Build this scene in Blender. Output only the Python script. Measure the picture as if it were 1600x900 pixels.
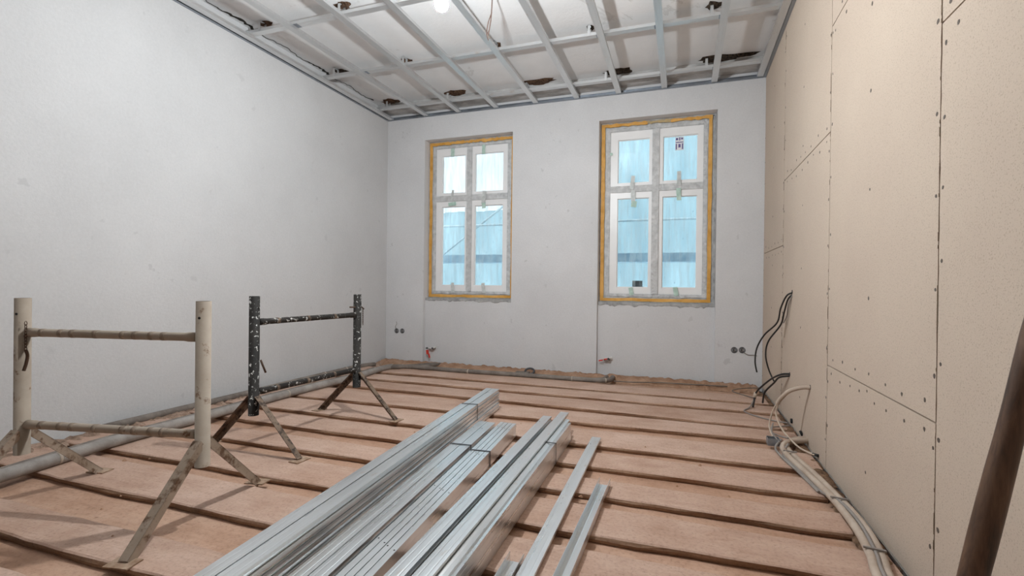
import bpy, math, random
from mathutils import Vector, Matrix
random.seed(11)
for o in list(bpy.data.objects): bpy.data.objects.remove(o)
scn = bpy.context.scene
COL = scn.collection

# ------------------------------------------------------------------ camera
YAW, PITCH, ROLL, FPX = 0.337925, -0.004031, 0.011791, 764.193
fw = Vector((-math.sin(YAW)*math.cos(PITCH), math.cos(YAW)*math.cos(PITCH), math.sin(PITCH)))
r0 = Vector((math.cos(YAW), math.sin(YAW), 0)); u0 = r0.cross(fw)
rt = r0*math.cos(ROLL)+u0*math.sin(ROLL); up = -r0*math.sin(ROLL)+u0*math.cos(ROLL)
cam = bpy.data.cameras.new('camera'); cam.sensor_width = 36; cam.lens = FPX/1600*36; cam.clip_start = 0.02
camo = bpy.data.objects.new('camera', cam); COL.objects.link(camo)
camo.matrix_world = Matrix(((rt.x, up.x, -fw.x, 0), (rt.y, up.y, -fw.y, 0), (rt.z, up.z, -fw.z, 1.05), (0, 0, 0, 1)))
scn.camera = camo

# ------------------------------------------------------------------ world, exposure
w = bpy.data.worlds.new('overcast'); scn.world = w; w.use_nodes = True
bg = w.node_tree.nodes['Background']; bg.inputs[0].default_value = (0.90, 0.97, 1.0, 1); bg.inputs[1].default_value = 3.4
scn.view_settings.view_transform = 'Standard'; scn.view_settings.look = 'None'
scn.view_settings.gamma = 1; scn.view_settings.use_curve_mapping = False
scn.view_settings.exposure = 0.0
BULB = (-1.295, 2.444, 2.620); BULB_STRENGTH = 2400

# ------------------------------------------------------------------ room numbers
D, XL, XR, H, ZC, YB = 5.714, -3.8206, 0.7856, 3.268, 3.40, -2.6
WIN = ((-3.25, -2.02, 0.88, 2.962), (-0.955, 0.322, 0.876, 2.985))   # x0 x1 z0 z1

# ------------------------------------------------------------------ materials
MATS = {}
def nt(name):
    m = bpy.data.materials.new(name); m.use_nodes = True
    t = m.node_tree; b = t.nodes['Principled BSDF']; MATS[name] = m
    return m, t, b
def ramp(t, fac, stops):
    r = t.nodes.new('ShaderNodeValToRGB'); e = r.color_ramp.elements
    while len(e) < len(stops): e.new(0.5)
    for k, (p, c) in enumerate(stops): e[k].position = p; e[k].color = (*c, 1)
    t.links.new(fac, r.inputs[0]); return r.outputs[0]
def noise(t, scale, detail=4, rough=0.55, vec=(1, 1, 1), rot=None, dist=0):
    tc = t.nodes.new('ShaderNodeTexCoord'); mp = t.nodes.new('ShaderNodeMapping'); mp.inputs['Scale'].default_value = vec
    n = t.nodes.new('ShaderNodeTexNoise'); n.inputs['Scale'].default_value = scale
    n.inputs['Detail'].default_value = detail; n.inputs['Roughness'].default_value = rough; n.inputs['Distortion'].default_value = dist
    t.links.new(tc.outputs['Object'], mp.inputs[0]); t.links.new(mp.outputs[0], n.inputs['Vector']); return n.outputs['Fac']
def mix(t, f, a, b, mode='MIX'):
    m = t.nodes.new('ShaderNodeMix'); m.data_type = 'RGBA'; m.blend_type = mode
    if isinstance(f, (int, float)): m.inputs[0].default_value = f
    else: t.links.new(f, m.inputs[0])
    for s, v in ((6, a), (7, b)):
        if isinstance(v, tuple): m.inputs[s].default_value = (*v, 1)
        else: t.links.new(v, m.inputs[s])
    return m.outputs[2]
def bump(t, b, h, strength, dist=0.01):
    n = t.nodes.new('ShaderNodeBump'); n.inputs['Strength'].default_value = strength; n.inputs['Distance'].default_value = dist
    t.links.new(h, n.inputs['Height']); t.links.new(n.outputs[0], b.inputs['Normal'])
def simple(name, col, rough=0.6, metal=0.0, spec=0.5):
    m, t, b = nt(name); b.inputs['Base Color'].default_value = (*col, 1); b.inputs['Roughness'].default_value = rough
    b.inputs['Metallic'].default_value = metal; b.inputs['Specular IOR Level'].default_value = spec; return m
def mottled(name, c1, c2, scale=3, rough=0.85, bs=0.15, bscale=40, p=(0.35, 0.65), vec=(1, 1, 1), spec=0.25, metal=0, bd=0.01):
    m, t, b = nt(name)
    t.links.new(ramp(t, noise(t, scale, 6, 0.6, vec), [(p[0], c1), (p[1], c2)]), b.inputs['Base Color'])
    b.inputs['Roughness'].default_value = rough; b.inputs['Specular IOR Level'].default_value = spec; b.inputs['Metallic'].default_value = metal
    if bs: bump(t, b, noise(t, bscale, 5, 0.6, vec), bs, bd)
    return m

def plaster(name, c1, c2, stain):
    m, t, b = nt(name)
    base = ramp(t, noise(t, 1.3, 7, 0.62), [(0.3, c1), (0.7, c2)])
    spots = ramp(t, noise(t, 9, 3, 0.5), [(0.27, (1, 1, 1)), (0.30, (0, 0, 0))])
    fine = ramp(t, noise(t, 60, 4, 0.7), [(0.3, (0.93, 0.93, 0.93)), (0.7, (1, 1, 1))])
    c = mix(t, 1.0, base, fine, 'MULTIPLY')
    c = mix(t, spots, c, stain)
    t.links.new(c, b.inputs['Base Color']); b.inputs['Roughness'].default_value = 0.9; b.inputs['Specular IOR Level'].default_value = 0.2
    bump(t, b, noise(t, 45, 6, 0.7), 0.25, 0.008)
    return m
plaster('plaster_white', (0.62, 0.62, 0.625), (0.68, 0.68, 0.685), (0.58, 0.58, 0.585))
plaster('plaster_grey', (0.68, 0.68, 0.69), (0.76, 0.76, 0.77), (0.61, 0.61, 0.615))
mottled('plaster_raw', (0.30, 0.30, 0.30), (0.52, 0.52, 0.51), 14, 0.95, 0.6, 60)
mottled('plaster_cornice', (0.33, 0.325, 0.315), (0.62, 0.62, 0.615), 6, 0.95, 0.5, 40, vec=(0.5, 1, 1))
# ceiling plaster with a water mark
m, t, b = nt('plaster_ceiling')
base = ramp(t, noise(t, 1.6, 6, 0.6), [(0.3, (0.74, 0.74, 0.74)), (0.7, (0.83, 0.83, 0.83))])
ring = ramp(t, noise(t, 1.1, 5, 0.7, dist=0.6), [(0.60, (1, 1, 1)), (0.625, (0.84, 0.83, 0.82)), (0.66, (0.93, 0.93, 0.92)), (0.72, (0.98, 0.98, 0.98))])
t.links.new(mix(t, 1.0, base, ring, 'MULTIPLY'), b.inputs['Base Color']); b.inputs['Roughness'].default_value = 0.95
bump(t, b, noise(t, 30, 5, 0.7), 0.3, 0.01)
# beige board
m, t, b = nt('fibre_board')
base = ramp(t, noise(t, 1.1, 5, 0.6), [(0.3, (0.55, 0.445, 0.360)), (0.7, (0.60, 0.495, 0.40))])
sp = ramp(t, noise(t, 190, 2, 0.6), [(0.34, (0.80, 0.78, 0.76)), (0.44, (1, 1, 1))])
t.links.new(mix(t, 1.0, base, sp, 'MULTIPLY'), b.inputs['Base Color']); b.inputs['Roughness'].default_value = 0.85; b.inputs['Specular IOR Level'].default_value = 0.25
bump(t, b, noise(t, 160, 3, 0.6), 0.12, 0.004)
mottled('joint_brown', (0.10, 0.065, 0.04), (0.26, 0.19, 0.13), 25, 0.95, 0.5, 60)
simple('screw_dark', (0.12, 0.095, 0.08), 0.6, 0.3)
# planks: dusty face and bare edge
def wood(name, cols, edge):
    m, t, b = nt(name)
    oi = t.nodes.new('ShaderNodeObjectInfo')
    gn = noise(t, 7, 8, 0.65, (0.35, 5, 5), dist=0.4) if edge else noise(t, 5, 9, 0.72, (0.7, 2.2, 2), dist=0.6)
    grain = ramp(t, gn, [(0.3, cols[0]), (0.52, cols[1]), (0.72, cols[2])])
    dust = ramp(t, noise(t, 2.0, 8, 0.68), [(0.33, (0.84, 0.76, 0.71)), (0.60, (1.04, 1.04, 1.06))])
    sp = ramp(t, noise(t, 70, 4, 0.7), [(0.30, (0.74, 0.70, 0.67)), (0.46, (1, 1, 1)), (0.62, (1.06, 1.06, 1.06))])
    c = mix(t, 1.0, grain, dust, 'MULTIPLY'); c = mix(t, 1.0, c, sp, 'MULTIPLY')
    var = ramp(t, oi.outputs['Random'], [(0.0, (0.93, 0.90, 0.88)), (1.0, (1.05, 1.05, 1.05))])
    c = mix(t, 1.0, c, var, 'MULTIPLY')
    t.links.new(c, b.inputs['Base Color']); b.inputs['Roughness'].default_value = 0.68; b.inputs['Specular IOR Level'].default_value = 0.15 if edge else 0.6
    bump(t, b, noise(t, 9 if not edge else 16, 8, 0.65, (0.4, 6, 6)), 0.35 if not edge else 0.8, 0.01)
wood('plank_dusty', ((0.47, 0.315, 0.235), (0.55, 0.385, 0.298), (0.61, 0.445, 0.355)), False)
wood('plank_low', ((0.44, 0.27, 0.18), (0.51, 0.325, 0.225), (0.57, 0.385, 0.28)), False)
wood('plank_edge', ((0.20, 0.125, 0.08), (0.36, 0.235, 0.155), (0.50, 0.345, 0.245)), True)
mottled('sand_brown', (0.36, 0.20, 0.12), (0.54, 0.345, 0.235), 9, 0.98, 0.9, 50, bd=0.02)
mottled('dirt_soft', (0.26, 0.17, 0.12), (0.48, 0.34, 0.26), 14, 0.98, 0.9, 50, bd=0.02)
mottled('dirt_dark', (0.13, 0.075, 0.045), (0.34, 0.21, 0.13), 22, 0.98, 0.9, 60, bd=0.02)
# galvanised steel
def steel(name, c1, c2, rough):
    m, t, b = nt(name)
    oi = t.nodes.new('ShaderNodeObjectInfo')
    c = ramp(t, noise(t, 6, 5, 0.6, (1, 0.12, 1)), [(0.3, c1), (0.7, c2)])
    dust = ramp(t, noise(t, 3.5, 6, 0.7, (3, 1, 1)), [(0.60, (1, 1, 1)), (0.72, (0.86, 0.76, 0.68))])
    c = mix(t, 1.0, c, dust, 'MULTIPLY')
    var = ramp(t, oi.outputs['Random'], [(0.0, (0.90, 0.90, 0.90)), (1.0, (1.0, 1.0, 1.0))])
    t.links.new(mix(t, 1.0, c, var, 'MULTIPLY'), b.inputs['Base Color'])
    b.inputs['Metallic'].default_value = 0.95
    rr = ramp(t, noise(t, 10, 4, 0.6, (1, 0.1, 1)), [(0.3, (rough-0.06,)*3), (0.7, (rough+0.10,)*3)])
    t.links.new(rr, b.inputs['Roughness'])
steel('steel_new', (0.78, 0.815, 0.835), (0.88, 0.91, 0.925), 0.28)
steel('steel_grid', (0.70, 0.71, 0.715), (0.80, 0.81, 0.81), 0.42)
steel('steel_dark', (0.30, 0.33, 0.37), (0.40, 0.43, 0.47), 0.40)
# painted trestles
def paint(name, base1, base2, rust, p0, p1, sc):
    m, t, b = nt(name)
    c = ramp(t, noise(t, 5, 5, 0.6), [(0.3, base1), (0.7, base2)])
    f = ramp(t, noise(t, sc, 6, 0.7), [(p0, (0, 0, 0)), (p1, (1, 1, 1))])
    t.links.new(mix(t, f, c, rust), b.inputs['Base Color']); b.inputs['Roughness'].default_value = 0.7; b.inputs['Specular IOR Level'].default_value = 0.3
    bump(t, b, noise(t, sc*2, 5, 0.7), 0.25, 0.003)
paint('paint_cream', (0.31, 0.25, 0.195), (0.44, 0.37, 0.30), (0.17, 0.10, 0.06), 0.59, 0.66, 14)
paint('paint_cream_leg', (0.27, 0.205, 0.15), (0.40, 0.325, 0.26), (0.13, 0.075, 0.045), 0.50, 0.62, 18)
paint('paint_black', (0.010, 0.009, 0.008), (0.035, 0.030, 0.026), (0.60, 0.58, 0.55), 0.59, 0.62, 42)
paint('paint_black_leg', (0.14, 0.095, 0.065), (0.26, 0.19, 0.14), (0.05, 0.035, 0.028), 0.48, 0.60, 26)
mottled('rust_plate', (0.26, 0.16, 0.10), (0.46, 0.34, 0.25), 20, 0.85, 0.4, 60)
simple('rust_iron', (0.10, 0.06, 0.04), 0.75, 0.4)
mottled('joint_wrap', (0.22, 0.17, 0.13), (0.36, 0.29, 0.23), 30, 0.8, 0.2, 80)
# pole
m, t, b = nt('pole_wood')
c = ramp(t, noise(t, 9, 7, 0.65, (5, 5, 0.6), dist=0.5), [(0.32, (0.035, 0.018, 0.010)), (0.5, (0.10, 0.05, 0.027)), (0.72, (0.185, 0.10, 0.055))])
t.links.new(c, b.inputs['Base Color']); b.inputs['Roughness'].default_value = 0.5
bump(t, b, noise(t, 10, 6, 0.6, (5, 5, 0.6)), 0.3, 0.004)
# window
mottled('paint_white', (0.90, 0.90, 0.90), (0.93, 0.93, 0.93), 4, 0.35, 0, spec=0.5)
mottled('film_grey', (0.50, 0.51, 0.515), (0.70, 0.71, 0.715), 16, 0.35, 0.8, 22, spec=0.5, bd=0.02)
mottled('tape_orange', (0.62, 0.31, 0.055), (0.80, 0.45, 0.13), 9, 0.5, 0.5, 30)
mottled('tape_ochre', (0.42, 0.34, 0.20), (0.62, 0.45, 0.22), 9, 0.5, 0.5, 30)
mottled('tape_green', (0.42, 0.60, 0.52), (0.58, 0.74, 0.66), 20, 0.5, 0.3, 30)
mottled('tape_clear', (0.52, 0.55, 0.54), (0.72, 0.75, 0.74), 20, 0.3, 0.3, 30)
simple('sticker_white', (0.85, 0.85, 0.88), 0.5); simple('sticker_ink', (0.12, 0.10, 0.28), 0.5)
m, t, b = nt('pane_glass')
t.nodes.remove(b); out = t.nodes['Material Output']
tr = t.nodes.new('ShaderNodeBsdfTransparent'); gl = t.nodes.new('ShaderNodeBsdfGlossy'); gl.inputs['Roughness'].default_value = 0.03
df = t.nodes.new('ShaderNodeBsdfDiffuse'); df.inputs[0].default_value = (0.75, 0.88, 0.92, 1)
tr.inputs[0].default_value = (0.90, 0.97, 0.98, 1)
sm = ramp(t, noise(t, 9, 6, 0.7, (3.5, 1, 0.35)), [(0.42, (0, 0, 0)), (0.75, (0.30, 0.30, 0.30))])
dk = ramp(t, noise(t, 26, 4, 0.6, (1, 1, 0.6)), [(0.27, (0.35, 0.45, 0.5)), (0.31, (0.93, 0.98, 0.99))]); t.links.new(dk, tr.inputs[0])
m1 = t.nodes.new('ShaderNodeMixShader'); t.links.new(sm, m1.inputs[0]); t.links.new(tr.outputs[0], m1.inputs[1]); t.links.new(df.outputs[0], m1.inputs[2])
fr = t.nodes.new('ShaderNodeFresnel'); fr.inputs[0].default_value = 1.45
m2 = t.nodes.new('ShaderNodeMixShader'); t.links.new(fr.outputs[0], m2.inputs[0]); t.links.new(m1.outputs[0], m2.inputs[1]); t.links.new(gl.outputs[0], m2.inputs[2])
t.links.new(m2.outputs[0], out.inputs[0])
def net(name, c1, c2):
    m, t, b = nt(name); t.nodes.remove(b); out = t.nodes['Material Output']
    c = ramp(t, noise(t, 1.6, 5, 0.6, (1.6, 1, 0.5)), [(0.3, c1), (0.7, c2)])
    a = t.nodes.new('ShaderNodeBsdfTranslucent'); d = t.nodes.new('ShaderNodeBsdfDiffuse'); x = t.nodes.new('ShaderNodeMixShader'); x.inputs[0].default_value = 0.35
    t.links.new(c, a.inputs[0]); t.links.new(c, d.inputs[0]); t.links.new(a.outputs[0], x.inputs[1]); t.links.new(d.outputs[0], x.inputs[2]); t.links.new(x.outputs[0], out.inputs[0])
net('net_blue', (0.17, 0.25, 0.29), (0.29, 0.38, 0.42))
net('net_sky_tint', (0.42, 0.44, 0.47), (0.56, 0.54, 0.55))  # brighter sky behind the upper left sheet is put into this pale tint
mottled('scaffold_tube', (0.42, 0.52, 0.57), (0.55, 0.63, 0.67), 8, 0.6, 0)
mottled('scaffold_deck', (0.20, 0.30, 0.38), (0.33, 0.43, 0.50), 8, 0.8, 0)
# services
mottled('conduit_grey', (0.15, 0.125, 0.108), (0.27, 0.235, 0.205), 7, 0.7, 0.35, 40)
mottled('conduit_light', (0.24, 0.215, 0.195), (0.38, 0.35, 0.325), 7, 0.7, 0.35, 40)
mottled('conduit_white', (0.42, 0.325, 0.255), (0.54, 0.445, 0.365), 9, 0.6, 0.2, 60)
simple('tape_band', (0.42, 0.36, 0.30), 0.6)
simple('cable_black', (0.015, 0.014, 0.014), 0.45); simple('cable_cream', (0.54, 0.44, 0.35), 0.5); simple('cable_grey', (0.28, 0.25, 0.23), 0.5)
simple('cable_brown', (0.10, 0.055, 0.04), 0.6)
simple('box_metal', (0.33, 0.35, 0.38), 0.4, 0.6); simple('box_dark', (0.07, 0.07, 0.075), 0.6); simple('box_grey', (0.24, 0.24, 0.25), 0.6)
simple('valve_red', (0.68, 0.05, 0.035), 0.4); simple('valve_white', (0.75, 0.73, 0.70), 0.5); simple('brass_dark', (0.25, 0.20, 0.15), 0.4, 0.7)
simple('strap_black', (0.03, 0.035, 0.045), 0.5)
mottled('lath_dark', (0.018, 0.013, 0.010), (0.11, 0.075, 0.05), 60, 0.98, 1.0, 90, vec=(1, 0.4, 1), bd=0.03)
mottled('lath_brown', (0.05, 0.028, 0.017), (0.22, 0.125, 0.075), 60, 0.98, 1.0, 90, vec=(1, 0.4, 1), bd=0.03)
simple('crack_dark', (0.03, 0.025, 0.02), 0.95)
simple('hole_black', (0.012, 0.012, 0.012), 0.8)
m, t, b = nt('bulb_glow'); b.inputs['Base Color'].default_value = (1, 1, 1, 1)
b.inputs['Emission Color'].default_value = (0.915, 0.97, 1.0, 1); b.inputs['Emission Strength'].default_value = BULB_STRENGTH

# ------------------------------------------------------------------ mesh helpers
WL = {}
class MB:
    def __init__(s): s.v = []; s.f = []; s.mi = []; s.sm = []
    def add(s, vs, fs, mi=0, smooth=False):
        n = len(s.v); s.v += [tuple(v) for v in vs]
        for k, f in enumerate(fs):
            s.f.append(tuple(i+n for i in f)); s.mi.append(mi[k] if isinstance(mi, list) else mi); s.sm.append(smooth)
        return s
    def box(s, x0, x1, y0, y1, z0, z1, mi=0):
        return s.add([(x0,y0,z0),(x1,y0,z0),(x1,y1,z0),(x0,y1,z0),(x0,y0,z1),(x1,y0,z1),(x1,y1,z1),(x0,y1,z1)],
                     [(0,3,2,1),(4,5,6,7),(0,1,5,4),(1,2,6,5),(2,3,7,6),(3,0,4,7)], mi)
    def obox(s, a, b, w, h, upv=(0, 0, 1), mi=0):       # bar of width w, height h from a to b
        a = Vector(a); b = Vector(b); d = (b-a).normalized(); sd = d.cross(Vector(upv)).normalized(); u = sd.cross(d)
        vs = [p+sd*sx*w/2+u*sz*h/2 for p in (a, b) for sx, sz in ((-1,-1),(1,-1),(1,1),(-1,1))]
        return s.add(vs, [(0,1,2,3),(7,6,5,4),(0,4,5,1),(1,5,6,2),(2,6,7,3),(3,7,4,0)], mi)
    def tube(s, pts, r, n=10, cap=True, mi=0, hollow=False):
        pts = [Vector(p) for p in pts]; rs = r if isinstance(r, list) else [r]*len(pts)
        d0 = (pts[1]-pts[0]).normalized(); ref = Vector((0,0,1)) if abs(d0.z) < 0.9 else Vector((1,0,0))
        sd = d0.cross(ref).normalized(); vs = []
        for i, p in enumerate(pts):
            d = (pts[min(i+1, len(pts)-1)]-pts[max(i-1, 0)]).normalized()
            sd = (sd-d*sd.dot(d)).normalized(); u = d.cross(sd)
            vs += [p+(sd*math.cos(2*math.pi*k/n)+u*math.sin(2*math.pi*k/n))*rs[i] for k in range(n)]
        fs = []
        for i in range(len(pts)-1):
            for k in range(n):
                k2 = (k+1) % n; fs.append((i*n+k, i*n+k2, (i+1)*n+k2, (i+1)*n+k))
        s.add(vs, fs, mi, True)
        if cap:
            m = len(s.v)-len(vs)
            s.f.append(tuple(m+k for k in reversed(range(n)))); s.mi.append(mi); s.sm.append(False)
            s.f.append(tuple(m+(len(pts)-1)*n+k for k in range(n))); s.mi.append(mi); s.sm.append(False)
        return s
    def build(s, name, mats, parent=None, loc=None):
        me = bpy.data.meshes.new(name)
        if parent is not None: off = WL[parent.name]
        else: off = Vector(loc) if loc is not None else Vector((0, 0, 0))
        me.from_pydata([(x-off[0], y-off[1], z-off[2]) for x, y, z in s.v], [], s.f)
        for mm in (mats if isinstance(mats, (list, tuple)) else [mats]): me.materials.append(MATS[mm])
        me.polygons.foreach_set('material_index', s.mi); me.polygons.foreach_set('use_smooth', s.sm); me.update()
        o = bpy.data.objects.new(name, me); COL.objects.link(o)
        if parent is not None: o.parent = parent
        else: o.location = off
        WL[o.name] = off
        return o
def spline(pts, k=8):
    pts = [Vector(p) for p in pts]; out = []
    for i in range(len(pts)-1):
        p0 = pts[max(i-1, 0)]; p1 = pts[i]; p2 = pts[i+1]; p3 = pts[min(i+2, len(pts)-1)]
        for j in range(k):
            u = j/k; out.append(0.5*((2*p1)+(p2-p0)*u+(2*p0-5*p1+4*p2-p3)*u*u+(3*p1-p0-3*p2+p3)*u**3))
    out.append(pts[-1]); return out
def tag(o, label, cat, group=None, kind=None):
    if label: o['label'] = label
    if cat: o['category'] = cat
    if group: o['group'] = group
    if kind: o['kind'] = kind
    return o
def empty(name, loc, label=None, cat=None, group=None, kind=None):
    o = bpy.data.objects.new(name, None); COL.objects.link(o); o.location = loc; o.empty_display_size = 0.1; WL[o.name] = Vector(loc)
    return tag(o, label, cat, group, kind)
def struct(o, label, cat='wall'): return tag(o, label, cat, kind='structure')

# ------------------------------------------------------------------ shell
fl = MB().box(XL-0.3, XR+0.3, YB-0.3, D+0.10, -0.30, -0.036).build('floor', 'sand_brown')
struct(fl, 'stripped floor of wide dusty boards laid in stepped rows', 'floor')
wl = MB().box(XL-0.3, XL, YB, D, -0.03, ZC).build('wall_left', 'plaster_white')
struct(wl, 'long freshly plastered white wall behind the two trestles')
wf = MB().box(XL-0.3, XR+0.3, YB-0.3, YB, -0.03, ZC).build('wall_front', 'plaster_raw')  # unseen wall; grey finish and distance picked to lessen bounce on the near side
struct(wf, 'unseen wall at the near end of the room, grey to lessen bounced light')
# back wall with two niches
mb = MB(); yo = D+0.42
xs = [XL-0.3, WIN[0][0], WIN[0][1], WIN[1][0], WIN[1][1], XR+0.3]
for a, b_ in ((0, 1), (2, 3), (4, 5)): mb.box(xs[a], xs[b_], D, yo, -0.03, ZC+0.1)
for x0, x1, z0, z1 in WIN:
    mb.box(x0, x1, D, yo, z1, ZC+0.1); mb.box(x0, x1, D+0.055, yo, -0.03, z0)
wb = mb.build('wall_back', 'plaster_grey'); struct(wb, 'light grey plastered back wall with two window niches')
# ragged raw plaster under each window opening
for (x0, x1, z0, z1) in WIN:
    n = 46; vs = []; yy = D+0.055
    for i in range(n+1):
        x = x0+0.004+(x1-x0-0.008)*i/n; d_ = 0.022+0.028*random.random()*(0.4+0.6*math.sin(i*0.37+x0)**2)
        vs += [(x, yy-0.001, z0), (x, yy-0.007, z0-0.004), (x, yy-0.007, z0-d_), (x, yy-0.001, z0-d_-0.004)]
    fs = [(i*4+k, i*4+k+1, i*4+k+5, i*4+k+4) for i in range(n) for k in range(3)]
    o = MB().add(vs, fs).build('raw_plaster_edge', 'plaster_raw', wb)
cl = MB().box(XL-0.3, XR+0.3, YB, D, ZC, ZC+0.25).build('ceiling', 'plaster_ceiling')
struct(cl, 'old white plaster ceiling above the metal grid', 'ceiling')
# grey cornice along the back wall
mb = MB()
n = 40
vs = []
for i in range(n+1):
    x = XL+0.002+(XR-XL-0.004)*i/n; j = random.uniform(-0.006, 0.006)
    vs += [(x, 5.47+j, ZC-0.001), (x, 5.50+j, 3.345+j*0.5), (x, D-0.002, 3.335)]
mb.add(vs, [(i*3+k, i*3+k+3, i*3+k+4, i*3+k+1) for i in range(n) for k in range(2)])
mb.build('cornice', 'plaster_cornice', cl)

# right wall: backing plus boards
wr = MB().box(XR+0.0125, XR+0.3, YB, D, -0.03, ZC).build('wall_right', 'joint_brown')
struct(wr, 'beige gypsum fibre board partition wall with screwed joints')
COLS = [(-2.6, -1.92, [1.2]), (-1.92, -0.62, [1.8]), (-0.62, 0.68, [0.62, 2.56]), (0.68, 1.975, [1.925]), (1.975, 3.262, [0.616, 2.56]), (3.262, 4.645, [1.96]), (4.645, D, [1.42])]
def jag(n, amp): return [random.uniform(-amp, amp) for _ in range(n)]
for c0, c1, hs in COLS:
    zs = [0.012]+hs+[ZC]
    for k in range(len(zs)-1):
        g = 0.0030; n = 40; z0 = zs[k]+g; z1 = zs[k+1]-g
        # outline with slightly chipped vertical edges
        A = [(c0+g+random.choice((0, 0, 0, 0.0008, 0.003)), z0+(z1-z0)*i/n) for i in range(n+1)]
        B = [(c1-g-random.choice((0, 0, 0, 0.0008, 0.003)), z0+(z1-z0)*i/n) for i in range(n+1)]
        vs = [(XR, y, z) for y, z in A]+[(XR, y, z) for y, z in B]+[(XR+0.0122, y, z) for y, z in A]+[(XR+0.0122, y, z) for y, z in B]
        N = n+1; fs = []
        for i in range(n):
            fs += [(i, i+1, N+i+1, N+i), (i, 2*N+i, 2*N+i+1, i+1), (N+i, N+i+1, 3*N+i+1, 3*N+i)]
        fs += [(0, N, 3*N, 2*N), (n, 2*N+n, 3*N+n, N+n)]
        MB().add(vs, fs).build('board', 'fibre_board', wr)
mb = MB()
def screw(y, z, r=0.0082):
    r *= random.uniform(0.75, 1.15); n = 7
    vs = [(XR-0.0008, y+r*math.cos(2*math.pi*k/n)*random.uniform(0.8, 1.2), z+r*math.sin(2*math.pi*k/n)*random.uniform(0.8, 1.2)) for k in range(n)]
    vs += [(XR+0.002, v[1], v[2]) for v in vs]
    mb.add(vs, [tuple(range(n))]+[(k, (k+1) % n, n+(k+1) % n, n+k) for k in range(n)])
for c0, c1, hs in COLS:
    for yc in (c0+0.022, c1-0.022, (c0+c1)/2):
        z = random.uniform(0.1, 0.3)
        while z < 3.2:
            screw(yc+random.uniform(-0.008, 0.008), z); z += random.uniform(0.22, 0.34) if yc not in ((c0+c1)/2,) else random.uniform(0.36, 0.5)
    for h in hs:
        for s_ in (-1, 1):
            y = c0+0.08
            while y < c1-0.05: screw(y, h+s_*random.uniform(0.03, 0.06)); y += random.uniform(0.13, 0.2)
o = mb.build('screw_heads', 'screw_dark', wr); o['kind'] = 'stuff'
mb = MB()
for c0, c1, hs in COLS[:-1]:
    for _ in range(26):
        z = random.uniform(0.1, 3.2); L = random.choice((0.012, 0.03, 0.07)); wd = random.uniform(0.002, 0.0045)
        y = c1+random.uniform(-0.001, 0.001)
        mb.add([(XR-0.0015, y-wd, z), (XR-0.003, y, z), (XR-0.0015, y+wd, z), (XR-0.0015, y-wd*0.6, z+L), (XR-0.003, y, z+L), (XR-0.0015, y+wd*0.6, z+L)], [(0, 1, 4, 3), (1, 2, 5, 4), (0, 2, 1), (3, 4, 5)])
o = mb.build('joint_filler', 'joint_brown', wr); o['kind'] = 'stuff'
tr = MB().box(XR-0.004, XR+0.012, YB, D, -0.028, 0.012).build('trim_1', 'steel_grid')
struct(tr, 'thin metal track along the foot of the beige board wall', 'trim')

# ------------------------------------------------------------------ floor boards
def plank(yf, yr, zt, th, amp, slopeF=0.0, mats=('plank_dusty', 'plank_edge'), x0=XL+0.02, x1=XR-0.03, ragged=True):
    n = 44; vs = []; ph = random.uniform(0, 6); ph2 = random.uniform(0, 6)
    for i in range(n+1):
        u = i/n; x = x0+(x1-x0)*u
        wv = amp*(math.sin(u*7+ph)*0.55+math.sin(u*19+ph2)*0.3)+random.uniform(-1, 1)*amp*0.22
        wr_ = amp*(math.sin(u*6+ph2)*0.6+random.uniform(-0.2, 0.2))
        a = yf+slopeF*(x+1.0)+wv; b_ = yr+wr_; dz = random.uniform(-0.0008, 0.0008)
        bul = random.uniform(-0.004, 0.005)+0.004*math.sin(u*31+ph)
        vs += [(x, a+0.004+bul, zt-th), (x, a-0.002+bul, zt-th*0.5), (x, a+random.uniform(0, .002), zt-0.005), (x, a+0.008, zt+dz), (x, b_-0.006, zt+dz), (x, b_, zt-0.005), (x, b_, zt-th)]
    fs = []; mi = []
    for i in range(n):
        for k in range(7):
            k2 = (k+1) % 7
            fs.append((i*7+k, (i+1)*7+k, (i+1)*7+k2, i*7+k2)); mi.append(0 if k in (2, 3, 4) else 1)
    fs += [tuple(range(7)), tuple(n*7+k for k in reversed(range(7)))]; mi += [1, 1]
    m_ = MB(); m_.add(vs, fs, mi); m_.sm = [False]*len(m_.f)
    return m_.build('plank', list(mats), fl)
UP = [(4.885, 5.20, -0.01), (4.52, 4.80, 0), (4.09, 4.43, -0.025), (3.655, 3.985, 0.035), (3.165, 3.52, 0.004), (2.795, 3.06, 0), (2.412, 2.64, 0), (2.02, 2.30, 0.008),
      (1.625, 1.92, 0), (1.185, 1.40, 0.0), (0.79, 1.06, 0), (0.38, 0.66, 0), (-0.02, 0.26, 0), (-0.42, -0.14, 0), (-0.82, -0.54, 0), (-1.22, -0.94, 0), (-1.62, -1.34, 0), (-2.02, -1.74, 0), (-2.50, -2.14, 0)]
for i, (a, b_, sl) in enumerate(UP):
    plank(a, b_-0.02, 0.027, random.uniform(0.031, 0.0325), 0.015 if a < 2.5 else 0.012, sl, x1=XR-random.choice((0.03, 0.06, 0.10)), x0=XL+random.choice((0.05, 0.1)))
    nxt = UP[i+1][1] if i+1 < len(UP) else a-0.1
    plank(nxt-0.07, a+0.06, -0.006, 0.0285, 0.004, 0, ('plank_low', 'plank_edge'))
plank(5.10, 5.45, -0.006, 0.0285, 0.004, 0, ('plank_low', 'plank_edge'))

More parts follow.
